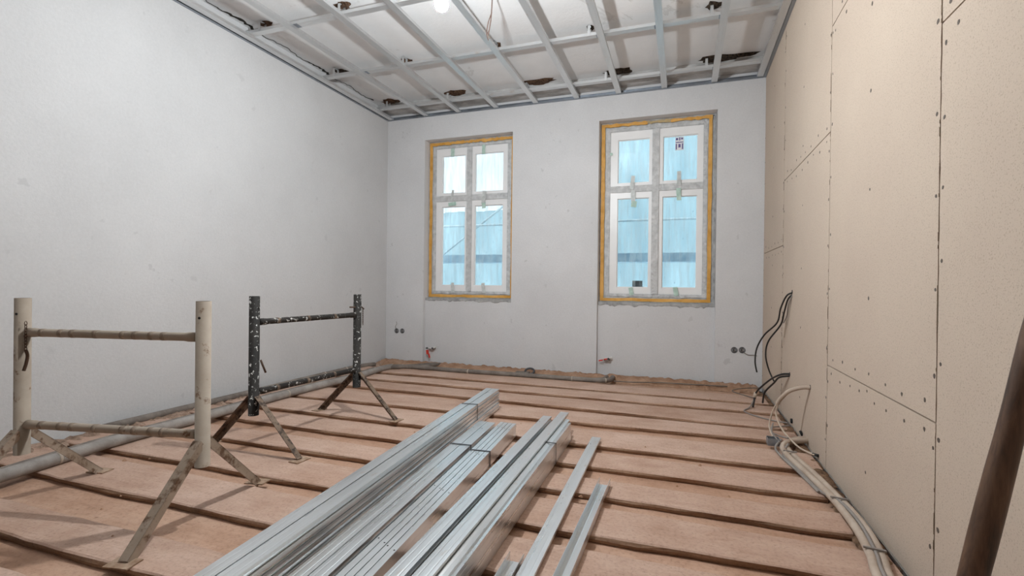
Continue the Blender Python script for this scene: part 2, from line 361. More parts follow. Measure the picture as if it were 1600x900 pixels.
def mound(name, path, wid, hgt, mat, n, m=7, side=None, jit=0.35):
    """heap of sand: path list of points; cross profile widened to both sides"""
    pts = spline(path, n); vs = []
    for i, p in enumerate(pts):
        d = (pts[min(i+1, len(pts)-1)]-pts[max(i-1, 0)]).normalized(); sd = Vector((-d.y, d.x, 0))
        w_ = wid*(1+random.uniform(-jit, jit)); h_ = hgt*(1+random.uniform(-jit, jit)*1.4)
        for k in range(m):
            u = k/(m-1)*2-1
            z = h_*(1-u*u)*(1+random.uniform(-0.4, 0.4)*min(1, 6/m))
            vs.append((min(max(p.x+sd.x*u*w_, XL+0.004), XR-0.004), min(p.y+sd.y*u*w_, D-0.002), p.z+max(z, 0)-(0.004 if abs(u) == 1 else 0)))
    fs = [(i*m+k, i*m+k+1, (i+1)*m+k+1, (i+1)*m+k) for i in range(len(pts)-1) for k in range(m-1)]
    return MB().add(vs, fs, 0, True)
o = mound('s', [(XL+0.05, 5.61, 0.0), (-2.4, 5.62, 0.0), (-0.9, 5.62, 0.0), (XR-0.06, 5.63, 0)], 0.190, 0.048, 'sand_brown', 60, m=13, jit=0.14).build('sand_heap', 'sand_brown')
tag(o, 'reddish brown sand swept along the foot of the back wall', 'sand', kind='stuff')
o = mound('s', [(XL+0.075, 5.5, 0), (XL+0.09, 4.4, 0.01), (XL+0.10, 3.2, 0.012), (XL+0.11, 2.0, 0.015), (XL+0.11, 0.4, 0.015)], 0.085, 0.018, 'dirt_dark', 60, jit=0.5).build('rubble_strip', 'dirt_soft')
tag(o, 'brown rubble and torn paper along the foot of the left wall', 'rubble', kind='stuff')
o = mound('s', [(XR-0.045, 5.4, 0), (XR-0.05, 3.6, 0.012), (XR-0.06, 2.4, 0.014), (XR-0.06, 0.6, 0.014)], 0.040, 0.012, 'dirt_dark', 60, jit=0.5).build('rubble_strip', 'dirt_dark')
tag(o, 'dark crumbly dirt along the foot of the beige board wall', 'rubble', kind='stuff')
# ragged paper edge rolled up along left wall
mb = MB(); vs = []
n = 90
for i in range(n+1):
    y = 1.1+(5.55-1.1)*i/n; hh = 0.030+0.010*random.random()+0.010*math.sin(i*0.21)+0.006*math.sin(i*0.9)
    vs += [(XL+0.006, y, 0.0), (XL+0.012+random.uniform(0, 0.012), y, hh), (XL+0.03+random.uniform(0, 0.03), y, hh*0.75+0.005), (XL+0.055+random.uniform(0, 0.05), y, 0.018)]
mb.add(vs, [(i*4+k, i*4+k+1, i*4+k+5, i*4+k+4) for i in range(n) for k in range(3)])
o = mb.build('paper_edge', 'dirt_soft'); tag(o, 'ragged brown edge of torn building paper against the white wall', 'paper', kind='stuff')
mb = MB()
for x, y, r in ((-0.46, 2.36, 0.013), (0.10, 3.02, 0.012), (-0.22, 3.24, 0.009), (-1.13, 3.45, 0.007), (0.22, 2.62, 0.010), (0.24, 4.86, 0.010), (-0.02, 2.66, 0.011), (-2.45, 1.46, 0.008), (-2.52, 1.58, 0.007), (-3.0, 1.9, 0.016), (-2.15, 1.32, 0.007), (-1.75, 2.98, 0.010), (-2.9, 1.97, 0.010), (-1.6, 1.36, 0.008)):
    n = 6
    vs = [(x+r*math.cos(2*math.pi*k/n)*random.uniform(.6, 1.3), y+r*math.sin(2*math.pi*k/n)*random.uniform(.5, 1.1), 0.0275) for k in range(n)]+[(x, y, 0.0275+r*0.8)]
    mb.add(vs, [(k, (k+1) % n, n) for k in range(n)]+[tuple(reversed(range(n)))])
o = mb.build('debris', 'sand_brown'); tag(o, 'small stones and wood chips scattered over the boards', 'debris', kind='stuff')

# ------------------------------------------------------------------ ceiling details
def patch(x, y, rx, ry, mat, z=ZC, n=22, rot=0.0):
    vs = [(x, y, z-0.012)]; ph = random.uniform(0, 6)
    for ring, zz in ((0.55, z-0.012), (1.0, z-0.001)):
        for k in range(n):
            a = 2*math.pi*k/n; r = ring*(1+random.uniform(-0.25, 0.2)+0.12*math.sin(3*a+ph))
            vs.append((x+rx*r*math.cos(a), y+ry*r*math.sin(a), zz+random.uniform(-0.006, 0.0)*(ring < 1)))
    fs = [(0, 1+k, 1+(k+1) % n) for k in range(n)]+[(1+k, 1+n+k, 1+n+(k+1) % n, 1+(k+1) % n) for k in range(n)]
    o = MB().add(vs, fs).build('exposed_lath', mat, cl); return o
for x, y, rx, ry, mt in ((-3.60, 3.44, .075, .055, 'lath_brown'), (-2.74, 3.42, .07, .06, 'lath_brown'), (-3.60, 4.47, .085, .055, 'lath_dark'), (-2.77, 4.47, .06, .06, 'lath_brown'),
                         (-3.58, 5.405, .13, .085, 'lath_brown'), (-2.66, 5.405, .14, .085, 'lath_brown'), (-1.60, 5.405, .19, .085, 'lath_brown'),
                         (-0.69, 5.405, .16, .085, 'lath_dark'), (0.36, 5.405, .27, .085, 'lath_dark'), (0.21, 4.38, .07, .06, 'lath_dark'), (-0.83, 4.42, .035, .05, 'lath_dark'), (-1.74, 4.44, .04, .045, 'lath_brown')):
    patch(x, y, rx, ry, mt)
# crack along the left wall / ceiling junction
vs = []; n = 110
for i in range(n+1):
    y = 2.2+(5.3-2.2)*i/n; wv = 0.016*math.sin(i*0.35)+random.uniform(-0.012, 0.012); wd = 0.004+0.020*max(0, math.sin(i*0.17+1))*random.uniform(0.3, 1)
    x = XL+0.036+wv
    vs += [(x-wd, y, ZC-0.001), (x, y, ZC-0.005), (x+wd, y, ZC-0.001)]
MB().add(vs, [(i*3+k, i*3+k+3, i*3+k+4, i*3+k+1) for i in range(n) for k in range(2)]).build('crack', 'crack_dark', cl)

# ------------------------------------------------------------------ steel sections
def offset_section(pl, t):
    """pl: open polyline (x,z); returns closed outline of sheet thickness t"""
    n = len(pl); L = []; Rr = []
    for i in range(n):
        a = Vector(pl[max(i-1, 0)]); b_ = Vector(pl[min(i+1, n-1)])
        p = Vector(pl[i])
        nrm = []
        for s0, s1 in ((i-1, i), (i, i+1)):
            if 0 <= s0 and s1 < n:
                d = (Vector(pl[s1])-Vector(pl[s0])).normalized(); nrm.append(Vector((-d.y, d.x)))
        nn = sum(nrm, Vector((0, 0))); k = nn.length
        nn = nn/k; sc = 1/max(0.4, nn.dot(nrm[0]))
        L.append(p); Rr.append(p+nn*t*sc)
    return [tuple(v) for v in L]+[tuple(v) for v in reversed(Rr)]
def cd_section(w_=0.06, h=0.027, lip=0.006, groove=True, t=0.0009):
    """C section, web on top at z=h, open below, origin bottom centre"""
    a = w_/2
    web = [(-a, h)]
    if groove:
        for g in (-w_*0.22, w_*0.22): web += [(g-0.004, h), (g, h-0.0006), (g+0.004, h)]
    web.append((a, h))
    tuck = 0.0055 if lip else 0.0
    pl = [(-a+lip+tuck, 0.0)] if lip else []
    pl += [(-a+tuck, 0.0)]+([(-a+0.001, h*0.55)] if lip else [])+web+([(a-0.001, h*0.55)] if lip else [])+[(a-tuck, 0.0)]
    if lip: pl.append((a-lip-tuck, 0.0))
    return offset_section(pl, -t), len(pl)
def prism_mesh(name, sec, L, mat, holes=None):
    outl, n = sec; N = len(outl)
    vs = [(x, 0, z) for x, z in outl]+[(x, -L, z) for x, z in outl]
    fs = [(k, (k+1) % N, N+(k+1) % N, N+k) for k in range(N)]
    for k in range(n-1): fs.append((k, N-1-k, N-2-k, k+1)); fs.append((N+k, N+k+1, N+N-2-k, N+N-1-k))
    me = bpy.data.meshes.new(name); me.from_pydata(vs, [], fs); me.materials.append(MATS[mat]); me.update()
    return me
def inst(name, me, loc, rz=0, ry=0, parent=None):
    o = bpy.data.objects.new(name, me); COL.objects.link(o); o.location = loc; o.rotation_euler = (0, ry, rz)
    if parent is not None: o.parent = parent; o.location = Vector(loc)-WL[parent.name]
    WL[o.name] = Vector(loc)
    return o

# ceiling grid: one screwed-together frame
grid = empty('ceiling_grid', (-1.5, 3.0, H), 'galvanised steel profile grid hung below the old plaster ceiling', 'ceiling grid')
LR = 5.70-YB-0.02
me_long = prism_mesh('runner', cd_section(0.06, 0.027, 0, True), LR, 'steel_grid')
# the closed web faces down: flip the section
def flip(me):
    for v in me.vertices: v.co.z = 0.027-v.co.z
    me.flip_normals(); me.update(); return me
flip(me_long)
xf = [-3.219, -2.748, -2.234, -1.719, -1.217, -0.732, -0.233, 0.281]
xn = [(-3.279, 2.92), (-2.712, 3.11), (-2.215, 3.27), (-1.701, 3.44), (-1.21, 3.60), (-0.712, 3.77), (-0.216, 3.93), (0.285, 4.10)]
for a, (b_, yb) in zip(xf, xn):
    rz = math.atan2(a-b_, 5.70-yb)*0.7
    inst('runner', me_long, (a, 5.70, H), -rz, 0, grid)
inst('runner', me_long, (XL+0.070, 5.70, H), 0, 0, grid); inst('runner', me_long, (XR-0.062, 5.70, H), 0, 0, grid)
me_cross = prism_mesh('cross_profile', cd_section(0.06, 0.027, 0, True), XR-XL-0.02, 'steel_grid'); flip(me_cross)
CY = [(5.385, 0), (4.385, 0), (3.40, 0.0), (2.4, 0), (1.4, 0), (0.4, 0), (-0.6, 0), (-1.6, 0)]
for y, a in CY: inst('cross_profile', me_cross, (XL+0.01, y, H+0.0285), math.pi/2, 0, grid)
# wall tracks (open towards the room)
for x0, sgn in ((XL, 1), (XR, -1)):
    mb = MB(); a, b_ = sorted((x0+sgn*0.001, x0+sgn*0.029))
    mb.box(a, b_, YB+0.01, D-0.01, H-0.004, H-0.003); mb.box(a, b_, YB+0.01, D-0.01, H+0.0275, H+0.0285)
    a, b_ = sorted((x0+sgn*0.001, x0+sgn*0.002)); mb.box(a, b_, YB+0.01, D-0.01, H-0.003, H+0.0275)
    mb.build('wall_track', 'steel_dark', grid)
mb = MB(); mb.box(XL+0.03, XR-0.03, D-0.029, D-0.001, H-0.004, H-0.003); mb.box(XL+0.03, XR-0.03, D-0.029, D-0.001, H+0.0275, H+0.0285); mb.box(XL+0.03, XR-0.03, D-0.002, D-0.001, H-0.003, H+0.0275)
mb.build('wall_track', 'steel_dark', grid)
for y, _ in CY:
    for x in (-3.60, -2.74, -1.74, -0.83, 0.19):
        mb = MB(); zt = 3.325; 
        mb.box(x-0.012, x+0.012, y-0.034, y-0.0325, H+0.03, ZC-0.010); mb.box(x-0.012, x+0.012, y+0.0325, y+0.034, H+0.03, ZC-0.010)
        mb.box(x-0.012, x+0.012, y-0.034, y+0.034, ZC-0.012, ZC-0.010)
        mb.build('hanger', 'steel_grid', grid)
for i, x in enumerate(xf):
    for y, _ in CY[:3]:
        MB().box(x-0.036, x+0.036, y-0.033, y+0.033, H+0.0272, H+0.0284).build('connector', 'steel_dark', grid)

# ------------------------------------------------------------------ bulb and loose ceiling wire
bl = empty('light_bulb', BULB, 'glowing bare bulb hanging on a thin cord', 'light bulb')
mb = MB(); pr = [(-0.042, 0.003), (-0.038, 0.018), (-0.026, 0.032), (-0.007, 0.0395), (0.012, 0.037), (0.032, 0.027), (0.052, 0.0175), (0.062, 0.0155)]
mb.tube([(BULB[0], BULB[1], BULB[2]+z) for z, r in pr], [r for z, r in pr], 20)
mb.build('glass', 'bulb_glow', bl)
MB().tube([(BULB[0], BULB[1], BULB[2]+z) for z in (0.063, 0.075, 0.115, 0.122)], [0.016, 0.021, 0.021, 0.010], 14).build('socket', 'box_dark', bl)
MB().tube([(BULB[0], BULB[1], BULB[2]+0.122), (BULB[0]+0.004, BULB[1], 3.2), (BULB[0], BULB[1], ZC)], 0.003, 8).build('cord', 'cable_brown', bl)
wi = empty('ceiling_wire', (-1.47, 3.585, ZC), 'brown twin wire dangling from the ceiling beside the bulb', 'wire')
MB().tube(spline([(-1.45, 3.575, ZC), (-1.452, 3.577, 3.27), (-1.462, 3.58, 3.14), (-1.488, 3.592, 3.03)]), 0.0045, 8).build('wire', 'cable_brown', wi)
MB().tube(spline([(-1.453, 3.578, 3.2), (-1.485, 3.585, 3.13), (-1.500, 3.592, 3.05), (-1.486, 3.594, 2.995)]), 0.0038, 8).build('wire', 'cable_brown', wi)
MB().tube(spline([(-1.488, 3.592, 3.03), (-1.475, 3.592, 3.01), (-1.465, 3.59, 3.012)]), 0.003, 6).build('wire_end', 'brass_dark', wi)

# ------------------------------------------------------------------ windows
YW = D+0.14
def ring(mb, x0, x1, z0, z1, wd, y0, y1):
    wl_, wr2, wt, wbm = wd if isinstance(wd, tuple) else (wd,)*4
    mb.box(x0, x0+wl_, y0, y1, z0, z1); mb.box(x1-wr2, x1, y0, y1, z0, z1)
    mb.box(x0+wl_, x1-wr2, y0, y1, z1-wt, z1); mb.box(x0+wl_, x1-wr2, y0, y1, z0, z0+wbm)
def strip(x0, x1, z0, z1, y, th, jit=0.004, n=14):
    """taped strip with uneven edges, long axis picked automatically"""
    vs = []; ver = (z1-z0) > (x1-x0)
    for i in range(n+1):
        u = i/n; a = random.uniform(-jit, jit); b_ = random.uniform(-jit, jit); dy = random.uniform(-0.001, 0.001)
        if ver: z = z0+(z1-z0)*u; q = [(x0+a, z), (x1+b_, z)]
        else: x = x0+(x1-x0)*u; q = [(x, z0+a), (x, z1+b_)]
        vs += [(q[0][0], y+dy, q[0][1]), (q[1][0], y+dy, q[1][1]), (q[0][0], y+th, q[0][1]), (q[1][0], y+th, q[1][1])]
    fs = []
    for i in range(n):
        a = i*4; b_ = a+4
        fs += [(a, a+1, b_+1, b_), (a+2, b_+2, b_+3, a+3), (a, b_, b_+2, a+2), (a+1, a+3, b_+3, b_+1)]
    fs += [(0, 2, 3, 1), (n*4, n*4+1, n*4+3, n*4+2)]
    return MB().add(vs, fs)
SASH = ([(-3.149, -2.697), (-2.628, -2.135)], [(-0.838, -0.362), (-0.284, 0.189)])
for wi_, (x0, x1, z0, z1) in enumerate(WIN):
    root = empty('window_%d' % (wi_+1), ((x0+x1)/2, YW, z0), ('four-pane white window nearer the left corner, orange tape around it', 'four-pane white window nearer the beige wall, stickered upper pane')[wi_], 'window', kind='structure')
    z0 += 0.002; z1 -= 0.002; x0 += 0.002; x1 -= 0.002
    mb = MB(); ring(mb, x0, x1, z0, z1, 0.02, YW-0.02, YW+0.06); mb.build('plaster_margin', 'plaster_raw', root)
    zt0, zt1, zb, ztop = 2.164, 2.238, 0.975, (2.866, 2.878)[wi_]
    (a0, a1), (b0, b1) = SASH[wi_]
    # outer frame, mullion, transom wrapped in protective film
    mb = MB(); ring(mb, x0+0.021, x1-0.021, z0+0.021, z1-0.021, (a0-x0-0.021, x1-0.021-b1, z1-0.021-ztop, zb-z0-0.021), YW, YW+0.07); mb.build('window_frame', 'film_grey', root)
    MB().box(a1, b0, YW-0.012, YW+0.07, zb, ztop).build('mullion', 'film_grey', root)
    mb = MB(); mb.box(a0, a1-0.0005, YW-0.008, YW+0.07, zt0, zt1); mb.box(b0+0.0005, b1, YW-0.008, YW+0.07, zt0, zt1); mb.build('transom', 'film_grey', root)
    for (s0, s1, li, ri) in ((a0, a1, 0.085, 0.028), (b0, b1, 0.040, 0.060)):
        for (q0, q1, bt, tp) in ((zb, zt0, 0.075, 0.070), (zt1, ztop, 0.035, 0.095)):
            mb = MB(); ring(mb, s0+0.001, s1-0.001, q0+0.001, q1-0.001, (li, ri, tp, bt), YW+0.004, YW+0.055)
            sa = mb.build('sash', 'paint_white', root)
            g = MB().box(s0+li-0.004, s1-ri+0.004, YW+0.036, YW+0.042, q0+bt-0.004, q1-tp+0.004).build('pane', 'pane_glass', sa)
            mb = MB(); ring(mb, s0+li+0.0, s1-ri-0.0, q0+bt+0.0, q1-tp-0.0, 0.008, YW+0.026, YW+0.0358); mb.build('glazing_bead', 'paint_white', sa)
    yt = YW-0.0225
    c = 0.012
    strip(x0+c, x0+c+0.042, z0+c, z1-c, yt, 0.002).build('tape', 'tape_orange', root)
    strip(x1-c-0.040-(0.03 if wi_ else 0), x1-c-(0.03 if wi_ else 0), z0+c, z1-c, yt, 0.002).build('tape', 'tape_orange', root)
    xm = x0+(x1-x0)*0.42; xm2 = x0+(x1-x0)*(0.62)
    strip(x0+c+0.03, x1-c-0.03, z0+c, z0+c+0.036, yt-0.0025, 0.002).build('tape', 'tape_orange', root)
    strip(x0+c+0.03, xm, z1-c-0.038, z1-c, yt-0.0025, 0.002, 0.008).build('tape', 'tape_orange', root)
    strip(xm+0.002, xm2, z1-c-0.034, z1-c-0.004, yt-0.0025, 0.002, 0.008).build('tape', 'tape_ochre' if wi_ else 'tape_orange', root)
    strip(xm2+0.002, x1-c-0.03, z1-c-0.040, z1-c-0.002, yt-0.0025, 0.002, 0.008).build('tape', 'tape_orange', root)
    # crumpled film edge between tape and sashes
    for (p0, p1, r0_, r1_) in ((x0+0.056, a0-0.004, z0+0.05, z1-0.05), (b1+0.006, x1-0.056-(0.03 if wi_ else 0), z0+0.05, z1-0.05)):
        strip(p0, p1, r0_, r1_, YW-0.006, 0.004, 0.006, 30).build('film_edge', 'film_grey', root)
    strip(x0+0.06, x1-0.06, zb-0.035, zb-0.006, YW-0.009, 0.004, 0.005, 30).build('film_edge', 'film_grey', root)
    strip(x0+0.06, x1-0.06, ztop+0.006, ztop+0.035, YW-0.009, 0.004, 0.005, 30).build('film_edge', 'film_grey', root)
    # short bits of green and clear tape
    xa, xb = (a0+a1)/2+0.02, (b0+b1)/2-0.02
    if wi_ == 0: bits = [(xa, ztop-0.06, 0.05, 0.10, 'tape_green'), (xb-0.06, ztop-0.055, 0.045, 0.12, 'tape_green'), (xa, 2.235, 0.035, 0.15, 'tape_clear'), (xb-0.05, 2.19, 0.05, 0.17, 'tape_clear'),
                         (xa, 2.125, 0.11, 0.045, 'tape_green'), (xb-0.05, 2.09, 0.05, 0.08, 'tape_green'), (xa+0.02, 1.02, 0.045, 0.13, 'tape_clear'), (xb-0.04, 1.02, 0.05, 0.13, 'tape_clear')]
    else: bits = [(xa, 2.27, 0.045, 0.16, 'tape_clear'), (xa+0.01, 2.11, 0.05, 0.15, 'tape_clear'), (xa+0.02, 2.02, 0.06, 0.07, 'tape_green'), (xb, 2.29, 0.045, 0.16, 'tape_clear'), (xb, 2.11, 0.05, 0.14, 'tape_green'),
                  (a0+0.01, 2.62, 0.03, 0.03, 'tape_green'), (xa, 1.005, 0.045, 0.09, 'tape_green'), (xb-0.02, 1.01, 0.05, 0.10, 'tape_green')]
    for x, z, ww, hh, mt in bits:
        o = strip(-ww/2, ww/2, -hh/2, hh/2, 0, 0.0015, 0.002, 6)
        an = random.uniform(-0.18, 0.18); ca, sa_ = math.cos(an), math.sin(an)
        o.v = [(x+px*ca-pz*sa_, YW-0.0185+py, z+px*sa_+pz*ca) for px, py, pz in o.v]
        o.build('tape_piece', mt, root)
    if wi_ == 1:
        st = MB().box(xb-0.045, xb+0.045, YW+0.0335, YW+0.0350, 2.62, 2.77).build('sticker', 'sticker_white', root)
        mb = MB()
        for (p, q, r_, s_) in ((-0.04, -0.015, 0.115, 0.14), (-0.005, 0.008, 0.11, 0.145), (0.016, 0.038, 0.12, 0.14), (-0.04, 0.04, 0.085, 0.095), (-0.04, -0.028, 0.01, 0.075), (0.026, 0.04, 0.01, 0.075), (-0.012, 0.012, 0.03, 0.07)):
            mb.box(xb+p, xb+q, YW+0.0325, YW+0.0334, 2.62+r_, 2.62+s_)
        mb.build('print', 'sticker_ink', st)
        MB().box(xa+0.005, xa+0.12, YW+0.055, YW+0.075, 1.055, 1.13).build('dark_tray', 'box_dark', root)

# ------------------------------------------------------------------ outside: netted scaffold
def netting(x0, x1, z0, z1, y, mat, label):
    n = 60; vs = []
    for i in range(n+1):
        x = x0+(x1-x0)*i/n; yy = y+0.03*math.sin(i*0.55)+0.015*math.sin(i*1.7)
        vs += [(x, yy, z0), (x, yy, z1)]
    o = MB().add(vs, [(i*2, i*2+2, i*2+3, i*2+1) for i in range(n)], 0, True).build('scaffold_netting', mat)
    return tag(o, label, 'netting', 'scaffold netting outside the windows')
netting(-2.35, 2.2, -0.6, 4.6, 7.25, 'net_blue', 'blue scaffold netting seen through the right-hand window')
netting(-6.2, -2.36, -0.6, 2.25, 7.25, 'net_blue', 'blue lower sheet of netting seen through the left-hand window')
netting(-6.2, -2.36, 2.26, 4.6, 7.30, 'net_sky_tint', 'upper sheet of netting tinted pale for the bright sky, left-hand window')
sc = empty('scaffold', (-1.5, 7.0, -0.6), 'hazy scaffold with dark deck and tubes outside the windows', 'scaffold')
MB().box(-6.0, 2.0, 6.85, 7.15, 1.40, 1.52).build('deck', 'scaffold_deck', sc)
for z in (2.0,): MB().tube([(-6.0, 7.1, z), (2.0, 7.1, z)], 0.018, 10).build('guard_rail', 'scaffold_tube', sc)
for x in (-5.2, 1.2): MB().tube([(x, 7.1, -0.6), (x, 7.1, 4.4)], 0.024, 10).build('standard', 'scaffold_tube', sc)
MB().tube([(-4.2, 7.16, 1.2), (-2.6, 7.16, 2.35)], 0.016, 10).build('brace', 'scaffold_tube', sc)

# ------------------------------------------------------------------ trestles
def trestle(name, loc, rz, label, mats, top, barw, chain_side, ground):
    root = empty(name, loc, label, 'trestle'); root.rotation_euler = (0, 0, rz)
    WL[root.name] = Vector((0, 0, 0))       # parts built in local axes: span along local x
    post, leg, plate = mats; S = 0.46; zb = 0.248
    for s in (-1, 1):
        x = s*S
        n = 16; ro, ri = 0.030, 0.026
        m_ = MB(); m_.tube([(x, 0, zb), (x, 0, top)], ro, n, cap=False); m_.tube([(x, 0, zb), (x, 0, top)], ri, n, cap=False)
        nb = len(m_.v)
        for e in (0, 1):
            for k in range(n):
                k2 = (k+1) % n; a = e*n
                m_.f.append((a+k, a+k2, 2*n+a+k2, 2*n+a+k)); m_.mi.append(0); m_.sm.append(False)
        p = m_.build('post', post, root)
        MB().tube([(x+0.004, -ro+0.004, top-0.072), (x+0.004, -ro-0.0015, top-0.072)], 0.0055, 10).build('pin_hole', 'hole_black', p)
        for t_ in (-1, 1):
            a = Vector((x, t_*0.030, 0.365)); b_ = Vector((x-0.0*s, t_*0.375, ground+0.010))
            m_ = MB()
            # angle iron leg: two flanges
            d = (b_-a).normalized(); sd = Vector((1, 0, 0)); u = sd.cross(d)
            m_.obox(a, b_, 0.037, 0.004, u)
            m_.obox(a+sd*0.0165-u*0.017*t_, b_+sd*0.0165-u*0.017*t_, 0.004, 0.036, u)
            lg = m_.build('leg', leg, root)
            m_ = MB(); yy = t_*0.375
            m_.add([(x-0.05, yy-0.034, ground), (x+0.05, yy-0.034, ground), (x+0.05, yy+0.034, ground), (x-0.05, yy+0.034, ground), (x-0.05, yy-0.034, ground+0.005), (x+0.05, yy-0.034, ground+0.005), (x+0.05, yy+0.034, ground+0.005), (x-0.05, yy+0.034, ground+0.005)],
                   [(0,3,2,1),(4,5,6,7),(0,1,5,4),(1,2,6,5),(2,3,7,6),(3,0,4,7)]); m_.build('foot_plate', plate, lg)
    for z, nm in ((top-0.158, 'upper_bar'), (0.385, 'lower_bar')):
        m_ = MB(); xs_ = [-S+0.029, -S+0.07, -S+0.09, S-0.09, S-0.07, S-0.029]; m_.tube([(x, 0, z) for x in xs_], [0.021, 0.021, 0.0185, 0.0185, 0.021, 0.021], 14); br = m_.build(nm, post, root)
        for x in barw:
            MB().tube([(x, 0, z), (x+0.022, 0, z)], 0.0192, 14).build('worn_band', 'joint_wrap' if name.startswith('cream') else 'paint_black_leg', br)
    # chain with a locking pin
    x = chain_side*(S-0.042) if name.startswith('cream') else chain_side*(S+0.040)
    z = top-0.115; yc = -0.02
    ch = MB(); k = 0
    nlink = 9
    for i in range(nlink):
        zc = z-i*0.0145; a = i % 2
        pts = []
        for j in range(9):
            an = 2*math.pi*j/8; dx = 0.0055*math.cos(an); dz = 0.0105*math.sin(an)
            pts.append((x+(dx if a else 0), yc+(0 if a else dx), zc+dz))
        ch.tube(pts, 0.0017, 6, cap=False)
    ch.build('chain', 'rust_iron', root)
    if name.startswith('cream'):
        ze = z-nlink*0.0145
        MB().tube(spline([(x, yc, ze+0.01), (x+0.010, yc, ze-0.015), (x+0.004, yc, ze-0.05), (x-0.004, yc-0.004, ze-0.085)]), 0.0065, 8).build('locking_pin', 'rust_iron', root)
    else:
        zp = top-0.10
        MB().tube([(S-0.085, -0.0, zp+0.004), (S+0.05, -0.0, zp), (S+0.075, 0, zp-0.016)], 0.006, 8).build('locking_pin', 'rust_iron', root)
        MB().tube([(-S+0.030, -0.02, 0.58), (-S+0.055, -0.034, 0.50)], 0.006, 8).build('locking_pin', 'rust_iron', root)
    return root
# cream trestle spans left-right, near; black one spans along the left wall
a1_, b1_ = Vector((-2.883, 1.381)), Vector((-1.972, 1.570)); mid = (a1_+b1_)/2
trestle('cream_trestle', (mid.x, mid.y, 0), math.atan2(b1_.y-a1_.y, b1_.x-a1_.x), 'cream painted rusty steel trestle standing nearest the camera at left', ('paint_cream', 'paint_cream_leg', 'rust_plate'), 0.968, (-0.36, -0.26, -0.20, -0.08, 0.06, 0.12, 0.2, 0.26), -1, 0.0282)
a2_, b2_ = Vector((-2.455, 2.280)), Vector((-2.400, 3.200)); mid = (a2_+b2_)/2
trestle('black_trestle', (mid.x, mid.y, 0), math.atan2(b2_.y-a2_.y, b2_.x-a2_.x), 'black paint-splattered steel trestle standing behind the cream one', ('paint_black', 'paint_black_leg', 'rust_plate'), 0.970, (-0.30, -0.05, 0.2), 1, 0.0282)

# ------------------------------------------------------------------ bundles of steel profiles
ORD = ['top', 'second', 'third', 'fourth', 'fifth', 'sixth', 'seventh']
ZF = 0.0285
L3 = 3.0
CD = prism_mesh('steel_channel', cd_section(0.0595, 0.0262, 0.006, True), L3, 'steel_new')
CD48 = prism_mesh('steel_channel', cd_section(0.048, 0.0262, 0.006, True), L3, 'steel_new')
UD = prism_mesh('steel_track', cd_section(0.0262, 0.0275, 0.0, False), L3, 'steel_new')
def prof(me, x, y, z, rz, label, group, name='steel_channel', ry=0):
    o = inst(name, me, (x, y, z), rz, ry); tag(o, label, 'steel profile', group); return o
def along(x, y, rz, d): return (x+math.sin(rz)*d, y-math.cos(rz)*d)
# tall bundle: two columns, six layers
rz = math.atan(0.0800)
GRP = 'profiles in the tall two-wide bundle'
for k in range(6):
    z = ZF+k*0.0279; pos = ORD[5-k]
    e = random.uniform(-0.012, 0.012) if k != 5 else 0
    e2 = random.uniform(-0.012, 0.012) if k != 5 else 0
    prof(CD48, -1.525+random.uniform(-.003, .003)*(k < 5), 3.795+e, z, rz, 'narrower galvanised channel, %s layer, left column of the tallest bundle' % pos, GRP)
    prof(CD, -1.466+(random.uniform(-.003, .003)+(0.006 if k < 2 else 0))*(k < 5), 3.795+e2, z, rz, 'galvanised channel, %s layer, right column of the tallest bundle' % pos, GRP)
# channel standing on edge against its left side
UW = prism_mesh('steel_channel', cd_section(0.100, 0.027, 0.0, False), 2.6, 'steel_new')
o = inst('steel_channel', UW, (-1.604, 3.47, ZF+0.0502), rz, -math.pi/2); tag(o, 'wide channel standing on edge along the left side of the tallest bundle', 'steel profile')
# low bundle of two columns, three layers
rz2 = math.atan(0.0765); GRP = 'profiles in the low two-wide bundle'
for k in range(3):
    z = ZF+k*0.0279; pos = ORD[2-k]; e = random.uniform(-0.008, 0.008)
    prof(CD, -1.3035, 3.128+e, z, rz2, 'galvanised channel, %s layer, left column of the dusty low bundle' % pos, GRP)
    prof(CD, -1.2405, 3.128+random.uniform(-0.008, 0.008), z, rz2, 'galvanised channel, %s layer, right column of the dusty low bundle' % pos, GRP)
# bundle of narrow tracks, four columns, two layers
rz3 = math.atan(0.0735); GRP = 'narrow perforated tracks strapped together'
for k in range(3):
    for c in range(4):
        z = ZF+k*0.0283
        o = prof(UD, -1.168+c*0.0295, 3.155+(random.uniform(-0.01, 0.01)), z, rz3,
             'narrow galvanised track, %s layer, %s of four in the perforated bundle' % (ORD[2-k], ('leftmost', 'second from left', 'third from left', 'rightmost')[c]), GRP, 'steel_track')
        if k == 2:
            m_ = MB()
            for d in (0.10, 0.62, 1.12, 1.62, 2.12):
                m_.tube([(0.004*(1 if c % 2 else -1), -d-0.016*c, 0.0272), (0.004*(1 if c % 2 else -1), -d-0.016*c, 0.0279)], 0.0034, 8)
            WL[o.name] = Vector((0, 0, 0)); h_ = m_.build('perforations', 'hole_black', o); h_['kind'] = 'stuff'
